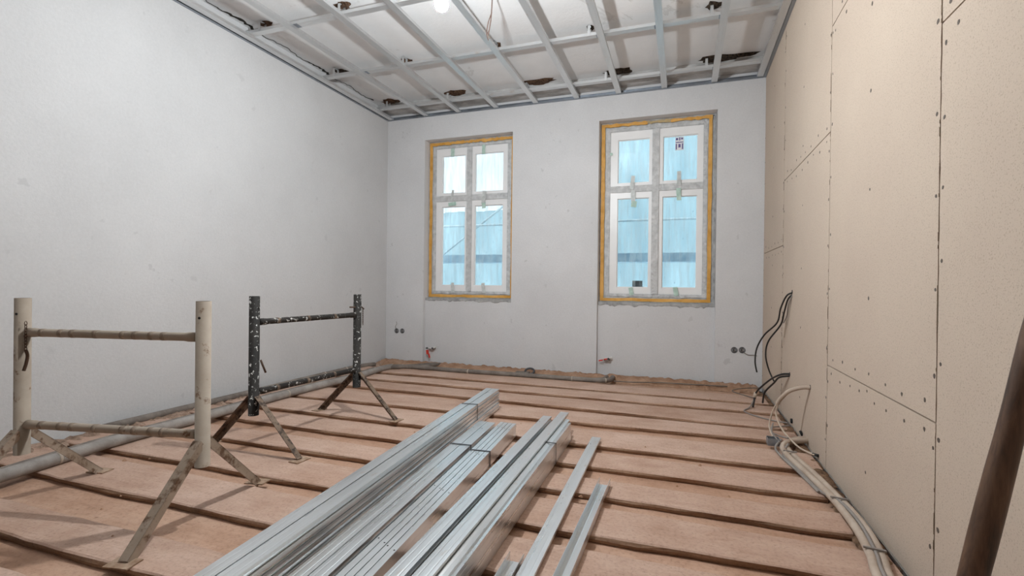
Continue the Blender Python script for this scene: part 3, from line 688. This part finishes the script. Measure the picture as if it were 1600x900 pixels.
# right-hand bundle
rz4 = math.atan(0.0205); GRP = 'profiles in the right-hand mixed bundle'
for k in range(5):
    z = ZF+k*0.0279; pos = ORD[4-k]
    prof(CD, -0.868, 3.230+random.uniform(-0.008, 0.008)*(k < 4), z, rz4*1.2, 'galvanised channel, %s layer, leftmost column of the right-hand bundle' % pos, GRP)
    prof(CD, -0.782, (3.375 if k == 4 else 3.25+random.uniform(-0.03, 0.03)), z, rz4, 'galvanised channel, %s layer, second column of the right-hand bundle' % pos, GRP)
for k in range(2):
    z = ZF+0.030+k*0.0610
    prof(CD, -0.7222, 3.29-0.02*k, z+0.004*0, rz4, 'channel on edge, %s of two, inside the right-hand bundle' % (('lower', 'upper')[k]), GRP, ry=-math.pi/2)
    prof(CD, -0.7205, 3.185, z, rz4, 'channel on edge, %s of two, outer right face of the right-hand bundle' % (('lower', 'upper')[k]), GRP, ry=math.pi/2)
# loose ones
prof(CD, -0.535, 3.247, ZF, math.atan(0.019), 'single galvanised channel lying flat, closed face up, right of the bundles', 'loose profiles')
UO = prism_mesh('steel_channel', cd_section(0.055, 0.038, 0.0, True), 2.2, 'steel_new')
o = prof(UO, -0.372, 2.54, ZF+0.0385, -0.010, 'open galvanised channel lying trough up, rightmost on the boards', 'loose profiles', ry=math.pi)
o = prof(UO, -0.570, 1.712, ZF+0.0385, math.atan(0.020), 'short-looking open channel, trough up, beside the flat single channel', 'loose profiles', ry=math.pi)
# straps
def strap(x0, x1, y, zt, rz, label, z0=ZF):
    ca, sa_ = math.cos(rz), math.sin(rz); w_ = 0.010; th = 0.0015
    m_ = MB(); e = 0.0012
    m_.box(x0-e-th, x1+e+th, -w_/2, w_/2, zt+e, zt+e+th); m_.box(x1+e, x1+e+th, -w_/2, w_/2, z0, zt+e); m_.box(x0-e-th, x0-e, -w_/2, w_/2, z0, zt+e)
    xc = (x0+x1)/2
    m_.v = [(xc+(px-xc)*ca-py*sa_, y+(px-xc)*sa_+py*ca, pz) for px, py, pz in m_.v]
    o = m_.build('packing_strap', 'strap_black', None, (xc, y, z0)); tag(o, label, 'strap')
strap(-1.5035, -1.390, 3.23, ZF+0.1666, rz, 'dark strap around the tallest bundle')
strap(-1.294, -1.170, 2.625, ZF+0.083, rz2, 'dark strap around the dusty low bundle')
strap(-1.138, -1.022, 2.56, ZF+0.0845, rz3, 'dark strap around the narrow perforated tracks')
strap(-0.7385, -0.6815, 2.73, ZF+0.1212, rz4, 'dark strap on the right face of the right-hand bundle')

# ------------------------------------------------------------------ leaning pole
P0 = Vector((0.4495, 1.20, 0.030)); P1 = Vector((0.7620, 1.20, 1.640)); m_ = MB()
n = 24; pts = []; rs = []
for i in range(n+1):
    u = i/n; p = P0.lerp(P1, u)+Vector((0.0025*math.sin(u*9), 0.002*math.sin(u*7), 0)); pts.append(p); rs.append(0.0225+0.0012*math.sin(u*23)+random.uniform(-0.0004, 0.0004))
m_.tube(pts, rs, 18); o = m_.build('wooden_pole', 'pole_wood', None, tuple(P0)); tag(o, 'dark brown round wooden pole leaning against the beige wall', 'pole')

# ------------------------------------------------------------------ pipes along the left and back
lp = empty('insulated_pipe', (-3.3, 3.0, 0.03), 'grey sleeved heating pipe pair running along the left and back walls', 'pipe')
base = [(-3.06, 0.3, 0.062), (-3.20, 1.2, 0.062), (-3.235, 1.47, 0.062), (-3.28, 1.78, 0.062), (-3.315, 2.10, 0.062), (-3.32, 2.70, 0.062), (-3.335, 3.20, 0.062), (-3.34, 3.72, 0.060), (-3.32, 4.15, 0.058), (-3.31, 4.50, 0.058), (-3.36, 4.90, 0.055), (-3.33, 5.12, 0.055), (-3.15, 5.20, 0.053), (-2.90, 5.205, 0.053), (-2.35, 5.19, 0.053), (-1.80, 5.215, 0.053), (-1.35, 5.215, 0.053), (-0.95, 5.225, 0.053), (-0.80, 5.25, 0.053), (-0.735, 5.33, 0.053), (-0.73, 5.46, 0.053), (-0.745, 5.60, 0.030)]
sp_ = spline(base, 6)
k1 = 11*6
MB().tube([p+Vector((0.0, 0, 0)) for p in sp_[:k1+1]], 0.034, 12).build('sleeve', 'conduit_light', lp)
MB().tube([p+Vector((-0.052, 0.01, -0.002)) for p in sp_[:k1-6]], 0.031, 12).build('sleeve', 'conduit_grey', lp)
MB().tube(sp_[k1:], 0.026, 12).build('sleeve', 'conduit_grey', lp)
MB().tube(spline([(-3.36, 5.08, 0.05), (-3.22, 5.16, 0.055), (-3.08, 5.30, 0.055), (-3.02, 5.45, 0.05), (-3.0, 5.60, 0.035)]), 0.025, 12).build('sleeve', 'conduit_grey', lp)
MB().tube(spline([(-3.02, 5.25, 0.045), (-2.95, 5.42, 0.05), (-2.93, 5.60, 0.035)]), 0.022, 12).build('sleeve', 'conduit_grey', lp)
MB().tube(spline([(-0.90, 5.27, 0.05), (-0.82, 5.33, 0.05), (-0.80, 5.46, 0.05), (-0.81, 5.60, 0.03)]), 0.022, 12).build('sleeve', 'conduit_grey', lp)
for f_ in (0.555, 0.665, 0.78, 0.86, 0.14, 0.31):
    i = int(f_*len(sp_)); a = sp_[i]; d = (sp_[i+1]-a).normalized(); r = 0.0275 if i > k1 else 0.0355
    MB().tube([a-d*0.008, a+d*0.008], r, 12).build('tape_band', 'tape_band', lp)
wp = empty('sleeved_pipe', (XL+0.045, 4.0, 0.03), 'dark grey pipe lying tight along the foot of the left wall', 'pipe')
sp2 = spline([(XL+0.085, 2.2, 0.045), (XL+0.085, 3.2, 0.045), (XL+0.082, 3.9, 0.046), (XL+0.080, 4.5, 0.046), (XL+0.085, 5.0, 0.045), (XL+0.11, 5.3, 0.03)], 6)
MB().tube(sp2, 0.028, 12).build('sleeve', 'conduit_grey', wp)
for f_ in (0.55, 0.7): 
    i = int(f_*len(sp2)); MB().tube([sp2[i], sp2[i]+(sp2[i+1]-sp2[i]).normalized()*0.02], 0.0295, 12).build('tape_band', 'tape_band', wp)

# ------------------------------------------------------------------ sockets and valves on the back wall
def socket(x, z, label, y=D):
    root = empty('socket_box', (x, y, z), label, 'socket box', 'round back boxes in the back wall'); R_ = 0.034; n = 20
    m_ = MB(); m_.tube([(x, y-0.004, z), (x, y+0.0, z)], R_, n, cap=False); m_.tube([(x, y-0.004, z), (x, y+0.0, z)], R_-0.004, n, cap=False)
    for k in range(n): k2 = (k+1) % n; m_.f.append((k, k2, 2*n+k2, 2*n+k)); m_.mi.append(0); m_.sm.append(False)
    m_.build('rim', 'box_grey', root)
    MB().tube([(x, y-0.0012, z), (x, y-0.0002, z)], R_-0.004, n).build('cup', 'box_dark', root)
    m_ = MB(); m_.box(x-0.026, x-0.014, y-0.006, y-0.0013, z-0.018, z+0.016); m_.box(x+0.010, x+0.024, y-0.006, y-0.0013, z-0.012, z+0.02); m_.build('clip', 'box_grey', root)
    m_ = MB().tube(spline([(x-0.004, y-0.003, z-0.016), (x+0.006, y-0.012, z), (x-0.006, y-0.006, z+0.018)], 5), 0.003, 6); m_.build('wire', 'cable_grey', root)
socket(-3.650, 0.427, 'left round socket box of the pair near the left corner'); socket(-3.563, 0.429, 'right round socket box of the pair near the left corner')
socket(0.515, 0.394, 'left round socket box of the pair near the beige wall'); socket(0.592, 0.398, 'right round socket box of the pair near the beige wall')
o = MB().tube(spline([(-3.655, D-0.006, 0.46), (-3.665, D-0.012, 0.49), (-3.645, D-0.010, 0.52), (-3.655, D-0.008, 0.555)], 5), 0.0028, 6).build('wire_stub', 'cable_grey', None, (-3.655, D, 0.46)); tag(o, 'thin wire standing up from the corner socket box', 'wire')
o = MB().tube(spline([(0.605, D-0.006, 0.375), (0.65, D-0.010, 0.352), (0.70, D-0.008, 0.352), (0.735, D-0.010, 0.345)], 5), 0.004, 6).build('wire_stub', 'cable_grey', None, (0.6, D, 0.37)); tag(o, 'grey cable end beside the right-hand socket boxes', 'wire')
def valve(x, z, flat, label):
    yw = D+0.055; root = empty('radiator_valve', (x, yw, z), label, 'valve', 'radiator connections under the windows')
    for dx in (0, 0.052):
        m_ = MB().tube(spline([(x+dx, yw, z+0.015), (x+dx, yw-0.03, z+0.014), (x+dx, yw-0.045, z)], 5), 0.009, 8); m_.build('pipe_stub', 'brass_dark', root)
    MB().tube([(x-0.02, yw-0.045, z+0.015), (x+0.03, yw-0.045, z+0.018), (x+0.085, yw-0.04, z+0.035)], [0.014, 0.012, 0.009], 10).build('body', 'valve_white', root)
    if flat:
        MB().obox((x-0.065, yw-0.055, z-0.008), (x-0.02, yw-0.055, z+0.002), 0.02, 0.014).build('handle', 'valve_red', root)
        MB().obox((x-0.005, yw-0.062, z+0.012), (x+0.035, yw-0.062, z+0.02), 0.016, 0.012).build('handle', 'valve_red', root)
    else:
        MB().obox((x-0.03, yw-0.06, z-0.005), (x-0.018, yw-0.065, z-0.06), 0.03, 0.016, (0, 1, 0)).build('handle', 'valve_red', root)
        MB().obox((x-0.005, yw-0.06, z-0.055), (x+0.01, yw-0.065, z-0.105), 0.018, 0.013, (0, 1, 0)).build('handle', 'valve_red', root)
        MB().tube([(x-0.035, yw-0.05, z+0.02), (x-0.035, yw-0.07, z+0.02)], 0.012, 10).build('cap', 'box_dark', root)
    MB().tube([(x+0.045, yw-0.045, z+0.02), (x+0.045, yw-0.07, z+0.02)], 0.012, 10).build('cap', 'box_dark', root)
valve(-3.15, 0.20, False, 'red handled radiator valve under the left window'); valve(-0.86, 0.20, True, 'red handled radiator valve under the right window')
# dark ring by the back wall
rg = empty('pipe_offcut', (-1.73, 5.49, 0.03), 'small dark ring-shaped offcut lying by the back wall between the windows', 'offcut')
pts = [(-1.70+0.055*math.cos(a), 5.50+0.03*math.sin(a), 0.050+0.028*math.sin(a)) for a in [i*2*math.pi/20 for i in range(21)]]
MB().tube(pts, 0.012, 8, cap=False).build('ring', 'box_dark', rg)
MB().obox((-1.86, 5.47, 0.035), (-1.70, 5.48, 0.037), 0.09, 0.012).build('flap', 'conduit_grey', rg)

# ------------------------------------------------------------------ cables on the right wall
def cable(pts, r, mat, name, label, cat='cable', k=8):
    o = MB().tube(spline(pts, k), r, 8).build(name, mat, None, pts[0]); tag(o, label, cat); return o
X = XR
cable([(X+0.01, 4.255, 1.026), (X-0.035, 4.27, 1.00), (X-0.06, 4.36, 0.90), (X-0.075, 4.42, 0.78), (X-0.145, 4.55, 0.67), (X-0.195, 4.60, 0.55), (X-0.205, 4.62, 0.43), (X-0.19, 4.62, 0.34)], 0.0065, 'cable_black', 'power_cable', 'black cable hanging out furthest left from the upper wall hole')
cable([(X+0.01, 4.262, 1.018), (X-0.025, 4.28, 0.97), (X-0.03, 4.40, 0.86), (X-0.045, 4.45, 0.76), (X-0.12, 4.52, 0.62), (X-0.135, 4.55, 0.50), (X-0.11, 4.56, 0.38), (X-0.075, 4.52, 0.29)], 0.0065, 'cable_black', 'power_cable', 'black cable looping down from the upper wall hole to the lower one')
cable([(X+0.01, 4.25, 1.022), (X-0.02, 4.28, 0.94), (X-0.015, 4.37, 0.84), (X-0.03, 4.42, 0.78)], 0.005, 'cable_grey', 'power_cable', 'short grey cable tail in the upper wall hole')
cable([(X-0.014, 4.40, 0.80), (X-0.014, 4.45, 0.72), (X-0.014, 4.47, 0.66)], 0.0035, 'cable_cream', 'thin_wire', 'thin pale wire with dark tip hanging on the beige wall', 'wire')
cable([(X+0.01, 4.307, 0.392), (X-0.05, 4.36, 0.375), (X-0.10, 4.50, 0.31), (X-0.16, 4.66, 0.20), (X-0.185, 4.75, 0.13)], 0.0075, 'cable_black', 'power_cable', 'thick black cable from the lower wall hole down to the cream tape')
cable([(X+0.01, 4.302, 0.378), (X-0.06, 4.37, 0.350), (X-0.085, 4.48, 0.28), (X-0.13, 4.60, 0.18), (X-0.14, 4.64, 0.08)], 0.0075, 'cable_black', 'power_cable', 'thick black cable from the lower wall hole ending above the boards')
cable([(X-0.185, 4.75, 0.13), (X-0.20, 4.70, 0.07), (X-0.215, 4.64, 0.04)], 0.0085, 'cable_black', 'power_cable', 'short black cable end under the cream tape')
o = MB().tube([(X-0.180, 4.745, 0.145), (X-0.192, 4.735, 0.10)], 0.015, 10).build('cable_sleeve', 'cable_cream', None, (X-0.185, 4.74, 0.12)); tag(o, 'cream tape wrapped around the black cables near the floor', 'tape')
cable([(X-0.195, 4.73, 0.09), (X-0.24, 4.62, 0.04), (X-0.30, 4.48, 0.034), (X-0.25, 4.36, 0.034), (X-0.14, 4.25, 0.034), (X-0.03, 4.19, 0.036)], 0.0055, 'cable_grey', 'floor_cable', 'thin grey cable curving over the boards to the wall foot')
cable([(X-0.05, 5.52, 0.045), (X-0.22, 5.42, 0.045), (X-0.32, 5.30, 0.035), (X-0.20, 5.10, 0.034), (X-0.16, 4.9, 0.06)], 0.005, 'conduit_grey', 'floor_cable', 'thin brown cable crossing the sand in the far right corner')
cable([(XR-0.35, 5.50, 0.04), (-0.2, 5.46, 0.036), (-0.5, 5.38, 0.034), (-0.70, 5.33, 0.04)], 0.006, 'conduit_grey', 'floor_cable', 'thin brown cable along the back wall sand under the right window')
# hole plugs
for y, z, lab in ((4.256, 1.03, 'dark cable hole high in the beige wall'), (4.304, 0.39, 'dark cable hole low in the beige wall'), (3.655, 0.412, 'dark hole where the cream conduit leaves the wall')):
    o = MB().tube([(X-0.002, y, z), (X+0.004, y, z)], 0.016, 12).build('cable_hole', 'hole_black', None, (X, y, z)); tag(o, lab, 'hole')
cd = empty('flexible_conduit', (X-0.05, 3.66, 0.41), 'cream flexible conduit arching out of the beige wall with two thin cables', 'conduit')
MB().tube(spline([(X+0.005, 3.655, 0.409), (X-0.045, 3.67, 0.405), (X-0.11, 3.72, 0.365), (X-0.155, 3.76, 0.30), (X-0.170, 3.775, 0.265)]), 0.014, 10).build('sleeve', 'conduit_white', cd)
MB().tube(spline([(X-0.168, 3.775, 0.275), (X-0.195, 3.80, 0.20), (X-0.215, 3.79, 0.10), (X-0.205, 3.68, 0.055), (X-0.18, 3.58, 0.05), (X-0.15, 3.48, 0.06)]), 0.0055, 8).build('cable', 'cable_cream', cd)
MB().tube(spline([(X-0.166, 3.772, 0.275), (X-0.175, 3.78, 0.18), (X-0.145, 3.70, 0.10), (X-0.09, 3.55, 0.05), (X-0.045, 3.46, 0.042), (X-0.02, 3.425, 0.042)]), 0.006, 8).build('cable', 'cable_cream', cd)
MB().tube([(X-0.028, 3.44, 0.042), (X-0.002, 3.415, 0.042)], 0.009, 8).build('tip', 'cable_black', cd)
jb = empty('junction_box', (0.57, 3.60, 0.03), 'small open metal junction box lying on the boards', 'junction box')
m_ = MB(); jx, jy = 0.565, 3.60; h_ = 0.045; a_ = 0.036; tk = 0.003
m_.box(jx-a_, jx+a_, jy-a_, jy+a_, 0.029, 0.032); m_.box(jx-a_, jx-a_+tk, jy-a_, jy+a_, 0.032, 0.029+h_); m_.box(jx+a_-tk, jx+a_, jy-a_, jy+a_, 0.032, 0.029+h_)
m_.box(jx-a_+tk, jx+a_-tk, jy-a_, jy-a_+tk, 0.032, 0.029+h_); m_.box(jx-a_+tk, jx+a_-tk, jy+a_-tk, jy+a_, 0.032, 0.029+h_); m_.build('shell', 'box_metal', jb)
m_ = MB().box(jx-a_+0.006, jx+a_-0.006, jy-a_+0.006, jy+a_-0.006, 0.033, 0.05); m_.build('insert', 'box_dark', jb)
fc = empty('floor_conduit', (0.69, 2.8, 0.03), 'bundle of cream flexible conduits along the foot of the beige wall', 'conduit')
c1_ = [(X+0.0, 3.70, 0.050), (X-0.06, 3.665, 0.052), (X-0.135, 3.60, 0.055), (X-0.185, 3.48, 0.052), (X-0.183, 3.32, 0.048), (X-0.14, 3.06, 0.046), (X-0.107, 2.82, 0.046), (X-0.093, 2.66, 0.046), (X-0.088, 2.42, 0.046), (X-0.105, 2.20, 0.046), (X-0.132, 2.04, 0.046), (X-0.16, 1.7, 0.046), (X-0.16, 1.2, 0.046)]
MB().tube(spline(c1_), 0.0170, 10).build('sleeve', 'conduit_white', fc)
c2_ = [(X+0.0, 3.76, 0.046), (X-0.05, 3.73, 0.048), (X-0.115, 3.66, 0.046), (X-0.155, 3.52, 0.044), (X-0.145, 3.36, 0.044), (X-0.105, 3.08, 0.045), (X-0.075, 2.82, 0.045), (X-0.052, 2.58, 0.045), (X-0.052, 2.37, 0.045), (X-0.070, 2.19, 0.045), (X-0.095, 2.04, 0.045), (X-0.12, 1.7, 0.045), (X-0.12, 1.2, 0.045)]
MB().tube(spline(c2_), 0.0165, 10).build('sleeve', 'conduit_white', fc)
MB().tube(spline([(X-0.15, 3.50, 0.07), (X-0.20, 3.36, 0.04), (X-0.165, 3.12, 0.036), (X-0.13, 2.85, 0.036), (X-0.085, 2.66, 0.062), (X-0.068, 2.45, 0.060), (X-0.088, 2.2, 0.058), (X-0.115, 2.02, 0.058), (X-0.14, 1.5, 0.058)]), 0.007, 8).build('cable', 'cable_grey', fc)
MB().tube(spline([(X-0.17, 3.62, 0.06), (X-0.225, 3.48, 0.045), (X-0.215, 3.33, 0.038), (X-0.175, 3.1, 0.036), (X-0.135, 2.82, 0.036)]), 0.007, 8).build('cable', 'conduit_light', fc)
for y, xx in ((3.37, -0.165), (2.70, -0.080), (2.22, -0.088)):
    MB().obox((X+xx-0.036, y, 0.066), (X+xx+0.036, y-0.012, 0.066), 0.010, 0.006).build('clamp', 'cable_grey', fc)
m_ = MB().tube([(X-0.012, 3.86, 0.050), (X-0.0, 3.86, 0.055)], 0.02, 10); o = m_.build('cable_hole', 'hole_black', None, (X, 3.86, 0.05)); tag(o, 'black outlet hole at the foot of the wall by the junction box', 'hole')
m_ = MB().tube([(X-0.012, 4.19, 0.055), (X-0.0, 4.19, 0.055)], 0.018, 10); o = m_.build('cable_hole', 'hole_black', None, (X, 4.19, 0.05)); tag(o, 'black outlet hole at the wall foot where the thin grey cable ends', 'hole')
cable([(X-0.13, 3.62, 0.075), (X-0.17, 3.72, 0.06), (X-0.20, 3.84, 0.05), (X-0.17, 3.98, 0.045), (X-0.10, 4.05, 0.04), (X-0.04, 4.10, 0.04)], 0.0055, 'cable_grey', 'floor_cable', 'grey cable tangle behind the junction box')
cable([(X-0.19, 3.55, 0.06), (X-0.215, 3.68, 0.09), (X-0.19, 3.80, 0.12), (X-0.18, 3.90, 0.06)], 0.005, 'cable_grey', 'floor_cable', 'thin grey wire rising beside the junction box')
